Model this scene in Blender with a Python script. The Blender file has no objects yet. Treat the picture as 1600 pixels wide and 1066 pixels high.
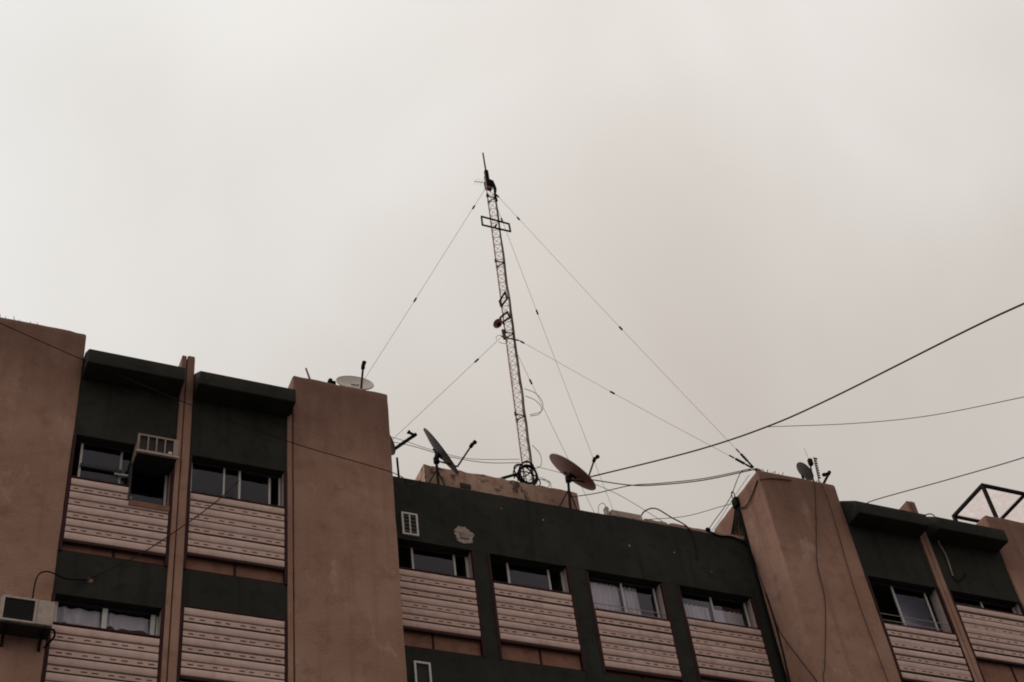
import bpy, bmesh, math, random
from mathutils import Vector, Matrix, noise as mnoise

random.seed(7)
scene = bpy.context.scene
col = scene.collection
R = math.radians

# Layout unit: 1 u = 0.69 m. Origin on the front plane of the piers, z counted from eye height.
K, EYE = 0.69, 1.6
def W(p): return Vector((p[0] * K, p[1] * K, p[2] * K + EYE))

# ------------------------------------------------------------------ camera
cam = bpy.data.cameras.new('camera')
cam.sensor_width = 36.0
cam.lens = 2330.0 / 1600.0 * 36.0
cam.clip_start, cam.clip_end = 0.1, 3000
cam_o = bpy.data.objects.new('camera', cam)
col.objects.link(cam_o)
th, ph, ro = R(28.93), R(45.0), R(-8.87)
fwd = Vector((math.sin(th) * math.cos(ph), math.cos(th) * math.cos(ph), math.sin(ph)))
r0 = Vector((math.cos(th), -math.sin(th), 0))
u0 = r0.cross(fwd)
cr = r0 * math.cos(ro) + u0 * math.sin(ro)
cu = -r0 * math.sin(ro) + u0 * math.cos(ro)
M = Matrix((cr, cu, -fwd)).transposed().to_4x4()
M.translation = W((0, -24, 0))
cam_o.matrix_world = M
scene.camera = cam_o

# ------------------------------------------------------------------ overcast sky and veiled sun
SUN = Vector((-0.66, 0.30, 0.69)).normalized()         # towards the sun
elev = math.asin(SUN.z)
world = bpy.data.worlds.new('World')
scene.world = world
world.use_nodes = True
nt = world.node_tree
nt.nodes.clear()
def N(t, **kw):
    n = nt.nodes.new(t)
    for k, v in kw.items():
        setattr(n, k, v)
    return n
sky = N('ShaderNodeTexSky', sky_type='NISHITA', sun_disc=False)
sky.sun_elevation, sky.sun_rotation = elev, math.atan2(SUN.x, SUN.y)
bg_sky = N('ShaderNodeBackground'); bg_sky.inputs[1].default_value = 0.10
nt.links.new(sky.outputs[0], bg_sky.inputs[0])
tc = N('ShaderNodeTexCoord')
n1 = N('ShaderNodeTexNoise'); n1.inputs['Scale'].default_value = 2.4; n1.inputs['Detail'].default_value = 4; n1.inputs['Roughness'].default_value = 0.45
n1.inputs['Distortion'].default_value = 0.4
drift = N('ShaderNodeMapping'); drift.inputs['Location'].default_value = (0.057, -4.697, -8.643)
nt.links.new(tc.outputs['Generated'], drift.inputs['Vector']); nt.links.new(drift.outputs[0], n1.inputs['Vector'])
ramp = N('ShaderNodeValToRGB')
ramp.color_ramp.elements[0].position, ramp.color_ramp.elements[0].color = 0.32, (0.655, 0.584, 0.510, 1)
ramp.color_ramp.elements[1].position, ramp.color_ramp.elements[1].color = 0.68, (0.885, 0.838, 0.788, 1)
nt.links.new(n1.outputs[0], ramp.inputs[0])
sep = N('ShaderNodeSeparateXYZ'); nt.links.new(tc.outputs['Generated'], sep.inputs[0])
lift = N('ShaderNodeMapRange')                              # an overcast sky brightens towards the zenith
lift.inputs[1].default_value, lift.inputs[2].default_value, lift.inputs[3].default_value, lift.inputs[4].default_value = 0.0, 1.0, 0.42, 1.12
nt.links.new(sep.outputs['Z'], lift.inputs[0])
zen = N('ShaderNodeVectorMath', operation='SCALE')
nt.links.new(ramp.outputs[0], zen.inputs[0]); nt.links.new(lift.outputs[0], zen.inputs['Scale'])
dot = N('ShaderNodeVectorMath', operation='DOT_PRODUCT'); dot.inputs[1].default_value = SUN   # thinner cloud round the sun
nt.links.new(tc.outputs['Generated'], dot.inputs[0])
glow = N('ShaderNodeMapRange'); glow.interpolation_type = 'SMOOTHSTEP'
glow.inputs[1].default_value, glow.inputs[2].default_value = 0.38, 1.10
glow.inputs[3].default_value, glow.inputs[4].default_value = 0.0, 1.0
nt.links.new(dot.outputs['Value'], glow.inputs[0])
mixg = N('ShaderNodeMix', data_type='RGBA')
nt.links.new(glow.outputs[0], mixg.inputs[0])
nt.links.new(zen.outputs[0], mixg.inputs[6])
mixg.inputs[7].default_value = (1.03, 1.05, 1.03, 1)
bg_cl = N('ShaderNodeBackground'); bg_cl.inputs[1].default_value = 1.0
nt.links.new(mixg.outputs[2], bg_cl.inputs[0])
mixw = N('ShaderNodeMixShader'); mixw.inputs[0].default_value = 0.93
nt.links.new(bg_sky.outputs[0], mixw.inputs[1]); nt.links.new(bg_cl.outputs[0], mixw.inputs[2])
outw = N('ShaderNodeOutputWorld'); nt.links.new(mixw.outputs[0], outw.inputs[0])

sun = bpy.data.lights.new('sun', 'SUN')
sun.energy, sun.angle, sun.color = 1.0, R(30), (1.0, 0.95, 0.88)
sun_o = bpy.data.objects.new('sun', sun); col.objects.link(sun_o)
sun_o.rotation_euler = SUN.to_track_quat('Z', 'Y').to_euler()

vs = scene.view_settings
vs.view_transform, vs.look, vs.gamma, vs.exposure, vs.use_curve_mapping = 'Standard', 'None', 1.0, 0.0, False
scene.render.engine = 'CYCLES'
scene.cycles.use_denoising = True
scene.cycles.max_bounces = 8
scene.cycles.filter_width = 1.9

# ------------------------------------------------------------------ materials
MATS = {}
def material(name, base, rough=0.8, var=None, scale=1.5, var2=None, scale2=9.0, streak=None, grain=0.0, grain_scale=70.0,
             metallic=0.0, spec=0.3, stain=None, bumpy=0.0, speckle=None, soot=None, tone=0.0, smear=None):
    """base colour with patches (var), small blotches (var2), vertical streaks (rain marks, curtain fold shade), a fine bump (grain)."""
    m = bpy.data.materials.new(name); m.use_nodes = True
    t = m.node_tree; b = t.nodes['Principled BSDF']
    b.inputs['Roughness'].default_value = rough
    b.inputs['Metallic'].default_value = metallic
    b.inputs['Specular IOR Level'].default_value = spec
    geo = t.nodes.new('ShaderNodeNewGeometry')
    cur = None
    def noise(sc, detail=4, stretch=None, rough_=0.55):
        n = t.nodes.new('ShaderNodeTexNoise')
        n.inputs['Scale'].default_value = sc; n.inputs['Detail'].default_value = detail; n.inputs['Roughness'].default_value = rough_
        if stretch:
            mp = t.nodes.new('ShaderNodeMapping'); mp.inputs['Scale'].default_value = stretch
            t.links.new(geo.outputs['Position'], mp.inputs['Vector']); t.links.new(mp.outputs[0], n.inputs['Vector'])
        else:
            t.links.new(geo.outputs['Position'], n.inputs['Vector'])
        return n
    def blend(fac_out, lo, hi, colour, amount):
        nonlocal cur
        mr = t.nodes.new('ShaderNodeMapRange'); mr.interpolation_type = 'SMOOTHSTEP'
        mr.inputs[1].default_value, mr.inputs[2].default_value, mr.inputs[4].default_value = lo, hi, amount
        t.links.new(fac_out, mr.inputs[0])
        mx = t.nodes.new('ShaderNodeMix'); mx.data_type = 'RGBA'
        t.links.new(mr.outputs[0], mx.inputs[0])
        if cur is None: mx.inputs[6].default_value = (*base, 1)
        else: t.links.new(cur, mx.inputs[6])
        mx.inputs[7].default_value = (*colour, 1)
        cur = mx.outputs[2]
    if var: blend(noise(scale, 5).outputs[0], 0.40, 0.68, var, 0.85)
    if var2: blend(noise(scale2, 6).outputs[0], 0.48, 0.75, var2, 0.8)
    if streak: blend(noise(1.0, 5, (5.5, 5.5, 0.28)).outputs[0], 0.50, 0.78, streak, 0.75)
    if stain: blend(noise(2.2, 8, None, 0.72).outputs[0], 0.52, 0.60, stain, 0.9)
    if smear: blend(noise(1.7, 7, (1.0, 1.0, 0.55), 0.68).outputs[0], 0.57, 0.70, smear, 0.75)
    if speckle: blend(noise(38.0, 2).outputs[0], 0.50, 0.80, speckle, 0.8)
    if soot:            # rain-washed dirt running down from the coping
        colour, ztop, zlow = soot
        sx = t.nodes.new('ShaderNodeSeparateXYZ'); t.links.new(geo.outputs['Position'], sx.inputs[0])
        mz = t.nodes.new('ShaderNodeMapRange'); mz.inputs[1].default_value, mz.inputs[2].default_value = zlow, ztop
        t.links.new(sx.outputs['Z'], mz.inputs[0])
        ad = t.nodes.new('ShaderNodeMath'); ad.operation = 'MULTIPLY_ADD'; ad.inputs[1].default_value = 0.9
        t.links.new(noise(1.0, 6, (4.0, 4.0, 0.7), 0.65).outputs[0], ad.inputs[0])
        t.links.new(mz.outputs[0], ad.inputs[2]); blend(ad.outputs[0], 0.60, 1.50, colour, 0.62)
    if tone:
        oi = t.nodes.new('ShaderNodeObjectInfo'); hs = t.nodes.new('ShaderNodeHueSaturation')
        mr = t.nodes.new('ShaderNodeMapRange'); mr.inputs[3].default_value, mr.inputs[4].default_value = 1 - tone, 1 + tone
        t.links.new(oi.outputs['Random'], mr.inputs[0]); t.links.new(mr.outputs[0], hs.inputs['Value']); t.links.new(cur, hs.inputs['Color']); cur = hs.outputs[0]
    if cur is None: b.inputs['Base Color'].default_value = (*base, 1)
    else: t.links.new(cur, b.inputs['Base Color'])
    if grain:
        bp = t.nodes.new('ShaderNodeBump'); bp.inputs['Strength'].default_value = grain; bp.inputs['Distance'].default_value = 0.012
        gn = noise(grain_scale, 3)
        t.links.new(gn.outputs[0], bp.inputs['Height'])
        last = bp
        if bumpy:
            b2 = t.nodes.new('ShaderNodeBump'); b2.inputs['Strength'].default_value = bumpy; b2.inputs['Distance'].default_value = 0.05
            t.links.new(noise(3.0, 4).outputs[0], b2.inputs['Height']); t.links.new(bp.outputs[0], b2.inputs['Normal']); last = b2
        t.links.new(last.outputs[0], b.inputs['Normal'])
    MATS[name] = m
    return m

material('stucco', (0.345, 0.190, 0.139), 0.92, var=(0.440, 0.262, 0.198), scale=0.65, var2=(0.255, 0.134, 0.098), scale2=3.2,
         streak=(0.265, 0.140, 0.103), grain=0.8, grain_scale=40, spec=0.1, bumpy=0.35,
         speckle=(0.43, 0.26, 0.195), smear=(0.50, 0.335, 0.265), soot=((0.120, 0.062, 0.048), 24.6 * K + EYE, 20.5 * K + EYE))
material('stucco_weathered', (0.44, 0.27, 0.20), 0.95, var=(0.54, 0.37, 0.285), scale=1.6, var2=(0.30, 0.17, 0.125), scale2=5,
         streak=(0.15, 0.09, 0.07), grain=0.7, grain_scale=40, spec=0.1, stain=(0.07, 0.05, 0.042), bumpy=0.4)
material('green_paint', (0.028, 0.028, 0.0225), 0.92, var=(0.040, 0.040, 0.032), scale=1.1, var2=(0.019, 0.019, 0.0165), scale2=5,
         streak=(0.016, 0.0155, 0.0135), grain=0.4, grain_scale=50, spec=0.15, bumpy=0.2)
material('red_frame', (0.048, 0.016, 0.016), 0.75, var=(0.036, 0.013, 0.013), scale=3, spec=0.15)
material('shutter_board', (0.62, 0.42, 0.36), 0.55, var=(0.68, 0.485, 0.425), scale=2.5, var2=(0.50, 0.33, 0.28), scale2=7, streak=(0.44, 0.29, 0.245), spec=0.3, tone=0.07)
material('shutter_slat', (0.57, 0.375, 0.32), 0.6, var=(0.62, 0.43, 0.37), scale=2.5, var2=(0.46, 0.30, 0.25), scale2=9, tone=0.07)
material('shutter_back', (0.025, 0.022, 0.022), 0.9)  # near-black sheet, paints shade into the shutter gaps and slots
material('infill', (0.235, 0.108, 0.070), 0.8, var=(0.285, 0.138, 0.092), scale=2, var2=(0.14, 0.07, 0.05), scale2=6, grain=0.2)
material('aluminium', (0.54, 0.49, 0.46), 0.45, var=(0.52, 0.48, 0.45), scale=4, spec=0.5)
material('white_frame', (0.66, 0.62, 0.58), 0.5, var=(0.58, 0.54, 0.50), scale=5)
material('reveal', (0.50, 0.41, 0.37), 0.8, var=(0.42, 0.34, 0.30), scale=4, streak=(0.36, 0.29, 0.26))
material('dark_track', (0.03, 0.027, 0.028), 0.6)
material('room', (0.10, 0.095, 0.095), 0.95, var=(0.13, 0.12, 0.12), scale=1)
material('curtain', (0.90, 0.85, 0.83), 0.9, var=(0.80, 0.75, 0.73), scale=3, streak=(0.50, 0.45, 0.44))  # darker vertical streaks paint fold shade into the cloth
material('appliance', (0.50, 0.40, 0.345), 0.6, var=(0.42, 0.33, 0.28), scale=4, var2=(0.33, 0.23, 0.18), scale2=11, streak=(0.30, 0.22, 0.175))
material('appliance_tan', (0.36, 0.26, 0.205), 0.7, var=(0.30, 0.21, 0.165), scale=5, var2=(0.20, 0.12, 0.09), scale2=12)
material('grille_dark', (0.022, 0.020, 0.020), 0.7)
material('black_rubber', (0.010, 0.0095, 0.0095), 0.85, spec=0.06)
material('black_steel', (0.013, 0.012, 0.013), 0.85, var=(0.02, 0.017, 0.016), scale=6, spec=0.08)
material('cable_brown', (0.035, 0.022, 0.021), 0.85, spec=0.1)
material('wire_grey', (0.42, 0.34, 0.315), 0.6, metallic=0.2)
material('mast_steel', (0.42, 0.25, 0.215), 0.65, var=(0.48, 0.33, 0.295), scale=2.5, var2=(0.30, 0.18, 0.15), scale2=9, metallic=0.1)
material('mast_cable', (0.055, 0.026, 0.026), 0.7)
material('dish_grey', (0.085, 0.078, 0.078), 0.7, var=(0.065, 0.058, 0.058), scale=3, var2=(0.11, 0.095, 0.09), scale2=9, spec=0.15)
material('dish_rust', (0.20, 0.095, 0.085), 0.6, var=(0.235, 0.115, 0.10), scale=2.5, var2=(0.15, 0.07, 0.062), scale2=7)
material('dish_pale', (0.46, 0.40, 0.36), 0.5, var=(0.40, 0.34, 0.30), scale=4)
material('print_grey', (0.10, 0.09, 0.09), 0.7)
material('plaster_patch', (0.46, 0.35, 0.30), 0.95, var=(0.38, 0.27, 0.22), scale=5, var2=(0.30, 0.17, 0.13), scale2=12, grain=0.6, grain_scale=60)
material('vent_grey', (0.20, 0.18, 0.18), 0.7)
material('coping', (0.40, 0.27, 0.215), 0.95, var=(0.32, 0.21, 0.165), scale=3, var2=(0.22, 0.14, 0.11), scale2=9, grain=0.5)
material('asphalt', (0.06, 0.06, 0.06), 0.95, var=(0.07, 0.068, 0.066), scale=0.8, grain=0.4)
material('pavement', (0.13, 0.12, 0.11), 0.95, var=(0.11, 0.1, 0.095), scale=1)

def glass():
    m = bpy.data.materials.new('window_glass'); m.use_nodes = True
    t = m.node_tree; t.nodes.clear()
    o = t.nodes.new('ShaderNodeOutputMaterial'); mx = t.nodes.new('ShaderNodeMixShader')
    fr = t.nodes.new('ShaderNodeFresnel'); fr.inputs[0].default_value = 1.27
    tr = t.nodes.new('ShaderNodeBsdfTransparent'); tr.inputs[0].default_value = (0.90, 0.89, 0.92, 1)
    gl = t.nodes.new('ShaderNodeBsdfGlossy'); gl.inputs['Roughness'].default_value = 0.04; gl.inputs[0].default_value = (0.75, 0.74, 0.82, 1)
    t.links.new(fr.outputs[0], mx.inputs[0]); t.links.new(tr.outputs[0], mx.inputs[1]); t.links.new(gl.outputs[0], mx.inputs[2])
    t.links.new(mx.outputs[0], o.inputs[0]); MATS['glass'] = m
glass()
def sheet():
    m = bpy.data.materials.new('canopy_sheet'); m.use_nodes = True
    t = m.node_tree; t.nodes.clear()
    o = t.nodes.new('ShaderNodeOutputMaterial'); mx = t.nodes.new('ShaderNodeMixShader'); mx.inputs[0].default_value = 0.35
    geo = t.nodes.new('ShaderNodeNewGeometry'); ns = t.nodes.new('ShaderNodeTexNoise'); ns.inputs['Scale'].default_value = 9; ns.inputs['Detail'].default_value = 6
    t.links.new(geo.outputs['Position'], ns.inputs['Vector'])
    rp = t.nodes.new('ShaderNodeValToRGB'); rp.color_ramp.elements[0].color = (0.66, 0.60, 0.585, 1); rp.color_ramp.elements[1].color = (0.90, 0.86, 0.84, 1)
    t.links.new(ns.outputs[0], rp.inputs[0])
    tl = t.nodes.new('ShaderNodeBsdfTranslucent'); t.links.new(rp.outputs[0], tl.inputs[0])
    tr = t.nodes.new('ShaderNodeBsdfTransparent'); tr.inputs[0].default_value = (0.88, 0.84, 0.83, 1)
    t.links.new(tl.outputs[0], mx.inputs[1]); t.links.new(tr.outputs[0], mx.inputs[2]); t.links.new(mx.outputs[0], o.inputs[0]); MATS['sheet'] = m
sheet()

# ------------------------------------------------------------------ mesh helpers (all coordinates in u)
class MB:
    def __init__(self): self.v, self.f, self.smooth = [], [], False
    def quad(self, *p):
        i = len(self.v); self.v += [Vector(q) for q in p]; self.f.append(tuple(range(i, i + len(p)))); return self
    def box(self, x0, x1, y0, y1, z0, z1, bevel=0.0, seg=2):
        if bevel:
            bm = bmesh.new(); bmesh.ops.create_cube(bm, size=1.0)
            for q in bm.verts:
                q.co = Vector(((x0 + x1) / 2 + q.co.x * (x1 - x0), (y0 + y1) / 2 + q.co.y * (y1 - y0), (z0 + z1) / 2 + q.co.z * (z1 - z0)))
            bmesh.ops.bevel(bm, geom=bm.edges[:], offset=bevel, segments=seg, affect='EDGES', profile=0.5)
            i = len(self.v); bm.verts.index_update()
            self.v += [q.co.copy() for q in bm.verts]; self.f += [tuple(i + q.index for q in fc.verts) for fc in bm.faces]
            bm.free(); return self
        i = len(self.v)
        self.v += [Vector(q) for q in ((x0, y0, z0), (x1, y0, z0), (x1, y1, z0), (x0, y1, z0), (x0, y0, z1), (x1, y0, z1), (x1, y1, z1), (x0, y1, z1))]
        self.f += [tuple(i + k for k in q) for q in ((0, 3, 2, 1), (4, 5, 6, 7), (0, 1, 5, 4), (1, 2, 6, 5), (2, 3, 7, 6), (3, 0, 4, 7))]
        return self
    def prism(self, plan, z0, z1):
        n = len(plan); i = len(self.v)
        self.v += [Vector((x, y, z0)) for x, y in plan] + [Vector((x, y, z1)) for x, y in plan]
        self.f.append(tuple(i + k for k in reversed(range(n)))); self.f.append(tuple(i + n + k for k in range(n)))
        for k in range(n):
            self.f.append((i + k, i + (k + 1) % n, i + n + (k + 1) % n, i + n + k))
        return self
    def tube(self, pts, r, n=8, curved=False, closed=False, r1=None):
        pts = [Vector(p) for p in pts]
        if curved: pts = spline(pts)
        m = len(pts); self.smooth = True
        t0 = (pts[1] - pts[0]).normalized()
        a = t0.orthogonal().normalized(); i0 = len(self.v)
        for k, p in enumerate(pts):
            if closed: t = (pts[(k + 1) % m] - pts[k - 1]).normalized()
            else: t = (pts[min(k + 1, m - 1)] - pts[max(k - 1, 0)]).normalized()
            a = (a - t * a.dot(t)).normalized(); b = t.cross(a)
            rr = r if r1 is None else r + (r1 - r) * k / (m - 1)
            for j in range(n):
                w = 2 * math.pi * j / n
                self.v.append(p + (a * math.cos(w) + b * math.sin(w)) * rr)
        for k in range(m if closed else m - 1):
            for j in range(n):
                A, B = i0 + k * n, i0 + ((k + 1) % m) * n
                self.f.append((A + j, A + (j + 1) % n, B + (j + 1) % n, B + j))
        if not closed:
            self.f.append(tuple(i0 + j for j in reversed(range(n)))); self.f.append(tuple(i0 + (m - 1) * n + j for j in range(n)))
        return self
    def bar(self, a, b, w, h=None):
        """square bar between two points"""
        a, b = Vector(a), Vector(b); h = h or w
        t = (b - a).normalized(); s = t.cross(Vector((0, 0, 1)))
        s = Vector((1, 0, 0)) if s.length < 1e-3 else s.normalized()
        q = s.cross(t)
        i = len(self.v)
        for p in (a, b):
            for sx, sy in ((-1, -1), (1, -1), (1, 1), (-1, 1)): self.v.append(p + s * sx * w / 2 + q * sy * h / 2)
        self.f += [(i, i + 3, i + 2, i + 1), (i + 4, i + 5, i + 6, i + 7)] + [(i + k, i + (k + 1) % 4, i + 4 + (k + 1) % 4, i + 4 + k) for k in range(4)]
        return self
    def ball(self, c, r, n=10, m=6, sq=(1, 1, 1)):
        c = Vector(c); i0 = len(self.v); self.smooth = True
        for a in range(1, m):
            for j in range(n):
                x = math.sin(math.pi * a / m); w = 2 * math.pi * j / n
                self.v.append(c + Vector((x * math.cos(w) * sq[0], x * math.sin(w) * sq[1], math.cos(math.pi * a / m) * sq[2])) * r)
        t = len(self.v); self.v += [c + Vector((0, 0, r * sq[2])), c - Vector((0, 0, r * sq[2]))]
        for a in range(m - 2):
            for j in range(n):
                A = i0 + a * n; self.f.append((A + j, A + n + j, A + n + (j + 1) % n, A + (j + 1) % n))
        for j in range(n):
            self.f.append((t, i0 + j, i0 + (j + 1) % n)); A = i0 + (m - 2) * n; self.f.append((t + 1, A + (j + 1) % n, A + j))
        return self

def spline(p, steps=8):
    q = [p[0] * 2 - p[1]] + list(p) + [p[-1] * 2 - p[-2]]; out = []
    for i in range(1, len(q) - 2):
        a, b, c, d = q[i - 1], q[i], q[i + 1], q[i + 2]
        for s in range(steps):
            t = s / steps
            out.append(0.5 * (2 * b + (c - a) * t + (2 * a - 5 * b + 4 * c - d) * t * t + (3 * b - a - 3 * c + d) * t ** 3))
    out.append(Vector(p[-1])); return out

def rough_box(x0, x1, y0, y1, z0, z1, bevel, zcut, step=0.16, amp=0.010, chip=0.05):
    """bevelled block with uneven plaster faces and a worn, wavy top"""
    bm = bmesh.new(); bmesh.ops.create_cube(bm, size=1.0)
    for q in bm.verts: q.co = Vector(((x0 + x1) / 2 + q.co.x * (x1 - x0), (y0 + y1) / 2 + q.co.y * (y1 - y0), (z0 + z1) / 2 + q.co.z * (z1 - z0)))
    bmesh.ops.bevel(bm, geom=bm.edges[:], offset=bevel, segments=2, affect='EDGES', profile=0.5)
    bmesh.ops.bisect_plane(bm, geom=bm.verts[:] + bm.edges[:] + bm.faces[:], plane_co=(0, 0, zcut), plane_no=(0, 0, 1))
    for ax, L in ((2, z1 - zcut), (0, x1 - x0), (1, y1 - y0)):
        es = [e for e in bm.edges if min(v.co.z for v in e.verts) > zcut - 1e-4 and abs((e.verts[1].co - e.verts[0].co)[ax]) > 0.6 * L]
        if es and L > 2 * step: bmesh.ops.subdivide_edges(bm, edges=es, cuts=max(1, int(L / step)), use_grid_fill=True)
    for v in bm.verts:
        if v.co.z > zcut + 1e-3:
            p = v.co.copy(); v.co += mnoise.noise_vector(p * 1.3) * amp + mnoise.noise_vector(p * 5.0) * amp * 0.5
            if p.z > z1 - bevel - 0.01: v.co.z -= max(0.0, mnoise.noise(p * 2.7) - 0.05) * chip + max(0.0, mnoise.noise(p * 9.0) - 0.3) * chip
    m = MB(); bm.verts.index_update(); m.v = [v.co.copy() for v in bm.verts]; m.f = [tuple(v.index for v in f.verts) for f in bm.faces]; m.smooth = True; bm.free(); return m

ORG = {}
def link(name, data, parent, org):
    o = bpy.data.objects.new(name, data); col.objects.link(o)
    ORG[o] = Vector(org)
    if parent is not None:
        o.parent = parent; o.location = (ORG[o] - ORG[parent]) * K
    else:
        o.location = W(org)
    return o
def mesh_of(name, mb, mat, org):
    me = bpy.data.meshes.new(name); o = Vector(org)
    me.from_pydata([(v - o) * K for v in mb.v], [], mb.f); me.update()
    bm = bmesh.new(); bm.from_mesh(me); bmesh.ops.recalc_face_normals(bm, faces=bm.faces[:]); bm.to_mesh(me); bm.free()
    if mb.smooth:
        me.polygons.foreach_set('use_smooth', [True] * len(me.polygons))
        try: me.set_sharp_from_angle(angle=R(40))
        except Exception: pass
    me.materials.append(MATS[mat]); return me
def obj(name, mb, mat, parent=None, org=None):
    if org is None: org = ORG[parent] if parent is not None else (sum((v.x for v in mb.v)) / len(mb.v), sum((v.y for v in mb.v)) / len(mb.v), min(v.z for v in mb.v))
    return link(name, mesh_of(name, mb, mat, org), parent, org)
def tag(o, label, cat, group=None, kind=None):
    o['label'], o['category'] = label, cat
    if group: o['group'] = group
    if kind: o['kind'] = kind
    return o
def thing(name, label, cat, org, group=None):
    return tag(link(name, None, None, org), label, cat, group)

# ------------------------------------------------------------------ setting
GZ = -EYE / K
g = obj('street', MB().quad((-400, -500, GZ), (500, -500, GZ), (500, 500, GZ), (-400, 500, GZ)), 'asphalt', None, (0, -30, GZ)); g['kind'] = 'structure'
g = obj('pavement', MB().box(-60, 90, -6.5, -0.6, GZ - 0.1, GZ + 0.2), 'pavement'); g['kind'] = 'structure'

# ------------------------------------------------------------------ the apartment building
B = thing('apartment_building', 'brown stucco apartment building with dark green recesses and slatted shutters', 'building', (12, 2, GZ))
TOP = 24.56
obj('pier', rough_box(-7.0, 2.64, 0, 2.3, GZ, TOP + 0.02, 0.05, 14.0), 'stucco', B)
p = obj('pier', rough_box(7.36, 9.70, 0, 2.3, GZ, TOP + 0.03, 0.045, 14.0), 'stucco', B)
obj('edge_strip', MB().box(7.225, 7.335, 0.0, 0.5, GZ, 23.30, 0.012), 'stucco', p)
obj('joint', MB().box(7.30, 7.40, 0.05, 0.5, GZ, 23.28), 'grille_dark', p)
p = obj('pier', rough_box(19.92, 22.34, 0, 1.22, GZ, TOP + 0.01, 0.07, 14.0), 'stucco', B)
obj('stub_wall', rough_box(19.97, 22.30, 1.235, 2.55, GZ, TOP - 0.03, 0.03, 20.0), 'stucco', p)
obj('pier', rough_box(27.28, 36.0, 0, 2.3, GZ, TOP + 0.03, 0.05, 14.0), 'stucco', B)
for x0, xj, x1 in ((4.775, 4.885, 5.07), (24.62, 24.73, 24.90)):
    fin = obj('fin', rough_box(xj + 0.015, x1, 0, 0.75, GZ, TOP - 0.03, 0.025, 14.0, 0.12, 0.005, 0.06), 'stucco', B)
    obj('edge_strip', MB().box(x0, xj - 0.008, 0.0, 0.75, GZ, TOP - 0.06, 0.012), 'stucco', fin)

HEAD, BOT, STO = 21.62, 18.57, 4.05
def wall_band(x0, x1, y0, z0, z1, d=0.35):
    return obj('wall_panel', MB().box(x0, x1, y0, y0 + d, z0, z1), 'green_paint', B)
for x0, x1 in ((2.64, 4.775), (5.07, 7.225), (22.34, 24.62), (24.90, 27.28)):
    wall_band(x0, x1, 0.05, HEAD, 23.455)
    wall_band(x0, x1, 0.05, HEAD - STO, BOT)
    if x0 > 20: wall_band(x0, x1, 0.05, GZ, HEAD - STO - 0.003)
    else: wall_band(x0, x1, 0.05, GZ, BOT - STO)
# overhanging green cornices, one over each bay, their tops sloping down to the street
for x0, x1 in ((2.66, 4.770), (5.08, 7.285), (22.36, 24.615), (24.915, 27.20)):
    bm = bmesh.new(); prof = [(0.049, 23.23), (-0.50, 23.23), (-0.50, 23.62), (0.06, 24.06), (0.45, 24.06), (0.45, 23.46)]
    ring = [bm.verts.new((x0, y, z)) for y, z in prof]; f = bm.faces.new(ring)
    for v in [e for e in bmesh.ops.extrude_face_region(bm, geom=[f])['geom'] if isinstance(e, bmesh.types.BMVert)]: v.co.x = x1
    bmesh.ops.recalc_face_normals(bm, faces=bm.faces[:])
    bmesh.ops.bevel(bm, geom=bm.edges[:], offset=0.03, segments=3, affect='EDGES', profile=0.5)
    m = MB(); bm.verts.index_update(); m.v = [v.co.copy() for v in bm.verts]; m.f = [tuple(v.index for v in f.verts) for f in bm.faces]; m.smooth = True; bm.free()
    obj('cornice', m, 'green_paint', B)

CY = 1.25
CB = [(9.72, 12.08), (12.42, 14.53), (14.97, 17.08), (17.47, 19.65)]
CHEAD, CBOT = 21.30, 18.36
wall_band(9.70, 19.97, CY, CHEAD, 23.16, 0.4)
wall_band(9.70, 19.97, CY, GZ, CBOT, 0.4)
for a, b in ((12.08, 12.42), (14.53, 14.97), (17.08, 17.47), (19.65, 19.97)):
    obj('mullion_wall', MB().box(a, b, CY + 0.003, CY + 0.4, CBOT, CHEAD), 'green_paint', B)
for x, z, r in ((14.05, 22.62, 0.022), (16.35, 22.28, 0.026), (17.62, 22.32, 0.018), (12.95, 22.75, 0.016), (18.6, 21.9, 0.014)):
    obj('paint_chip', MB().ball((x, CY, z), r, 7, 4, (1.0, 0.25, 1.3)), 'plaster_patch', B)
# parapet coping, broken and patched, in separate lengths
xs = [9.75, 11.3, 12.9, 14.1, 15.6, 16.95, 18.2, 19.90]
for i in range(len(xs) - 1):
    dz = random.uniform(-0.012, 0.02)
    if i < 5: obj('coping', rough_box(xs[i], xs[i + 1] - 0.02, CY + 0.05, CY + 0.42, 23.162, 23.21 + dz, 0.012, 23.165, 0.07, 0.004, 0.06), 'green_paint', B)
    else: obj('coping', rough_box(xs[i], xs[i + 1] - 0.02, CY - 0.01, CY + 0.42, 23.163, 23.28 + dz, 0.015, 23.165, 0.07, 0.008, 0.10), 'coping', B)
# roof, back of the house and the roof housing that carries the mast
obj('roof', MB().box(-7, 36, 1.66, 12, 22.2, 22.6), 'coping', B)
obj('back_wall', MB().box(-7, 36, 12, 12.4, GZ, 23.2), 'stucco', B)
for x0, x1 in ((2.64, 7.36), (22.3, 27.28)):
    obj('roof', MB().box(x0, x1, 0.46, 2.3, 23.2, 23.9), 'coping', B)
hx = MB()
n = 26
top = [25.0 + random.uniform(-0.035, 0.02) for _ in range(n + 1)]
top[0] = 25.0; top[-1] = 24.97
for k in range(n):
    a, b = 11.60 + (15.94 - 11.60) * k / n, 11.60 + (15.94 - 11.60) * (k + 1) / n
    hx.quad((a, 2.6, 22.6), (b, 2.6, 22.6), (b, 2.6, top[k + 1]), (a, 2.6, top[k]))
    hx.quad((a, 2.6, top[k]), (b, 2.6, top[k + 1]), (b, 6.6, 24.98), (a, 6.6, 24.98))
hx.quad((11.6, 2.6, 22.6), (11.6, 2.6, 25.0), (11.6, 6.6, 24.98), (11.6, 6.6, 22.6))
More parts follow.
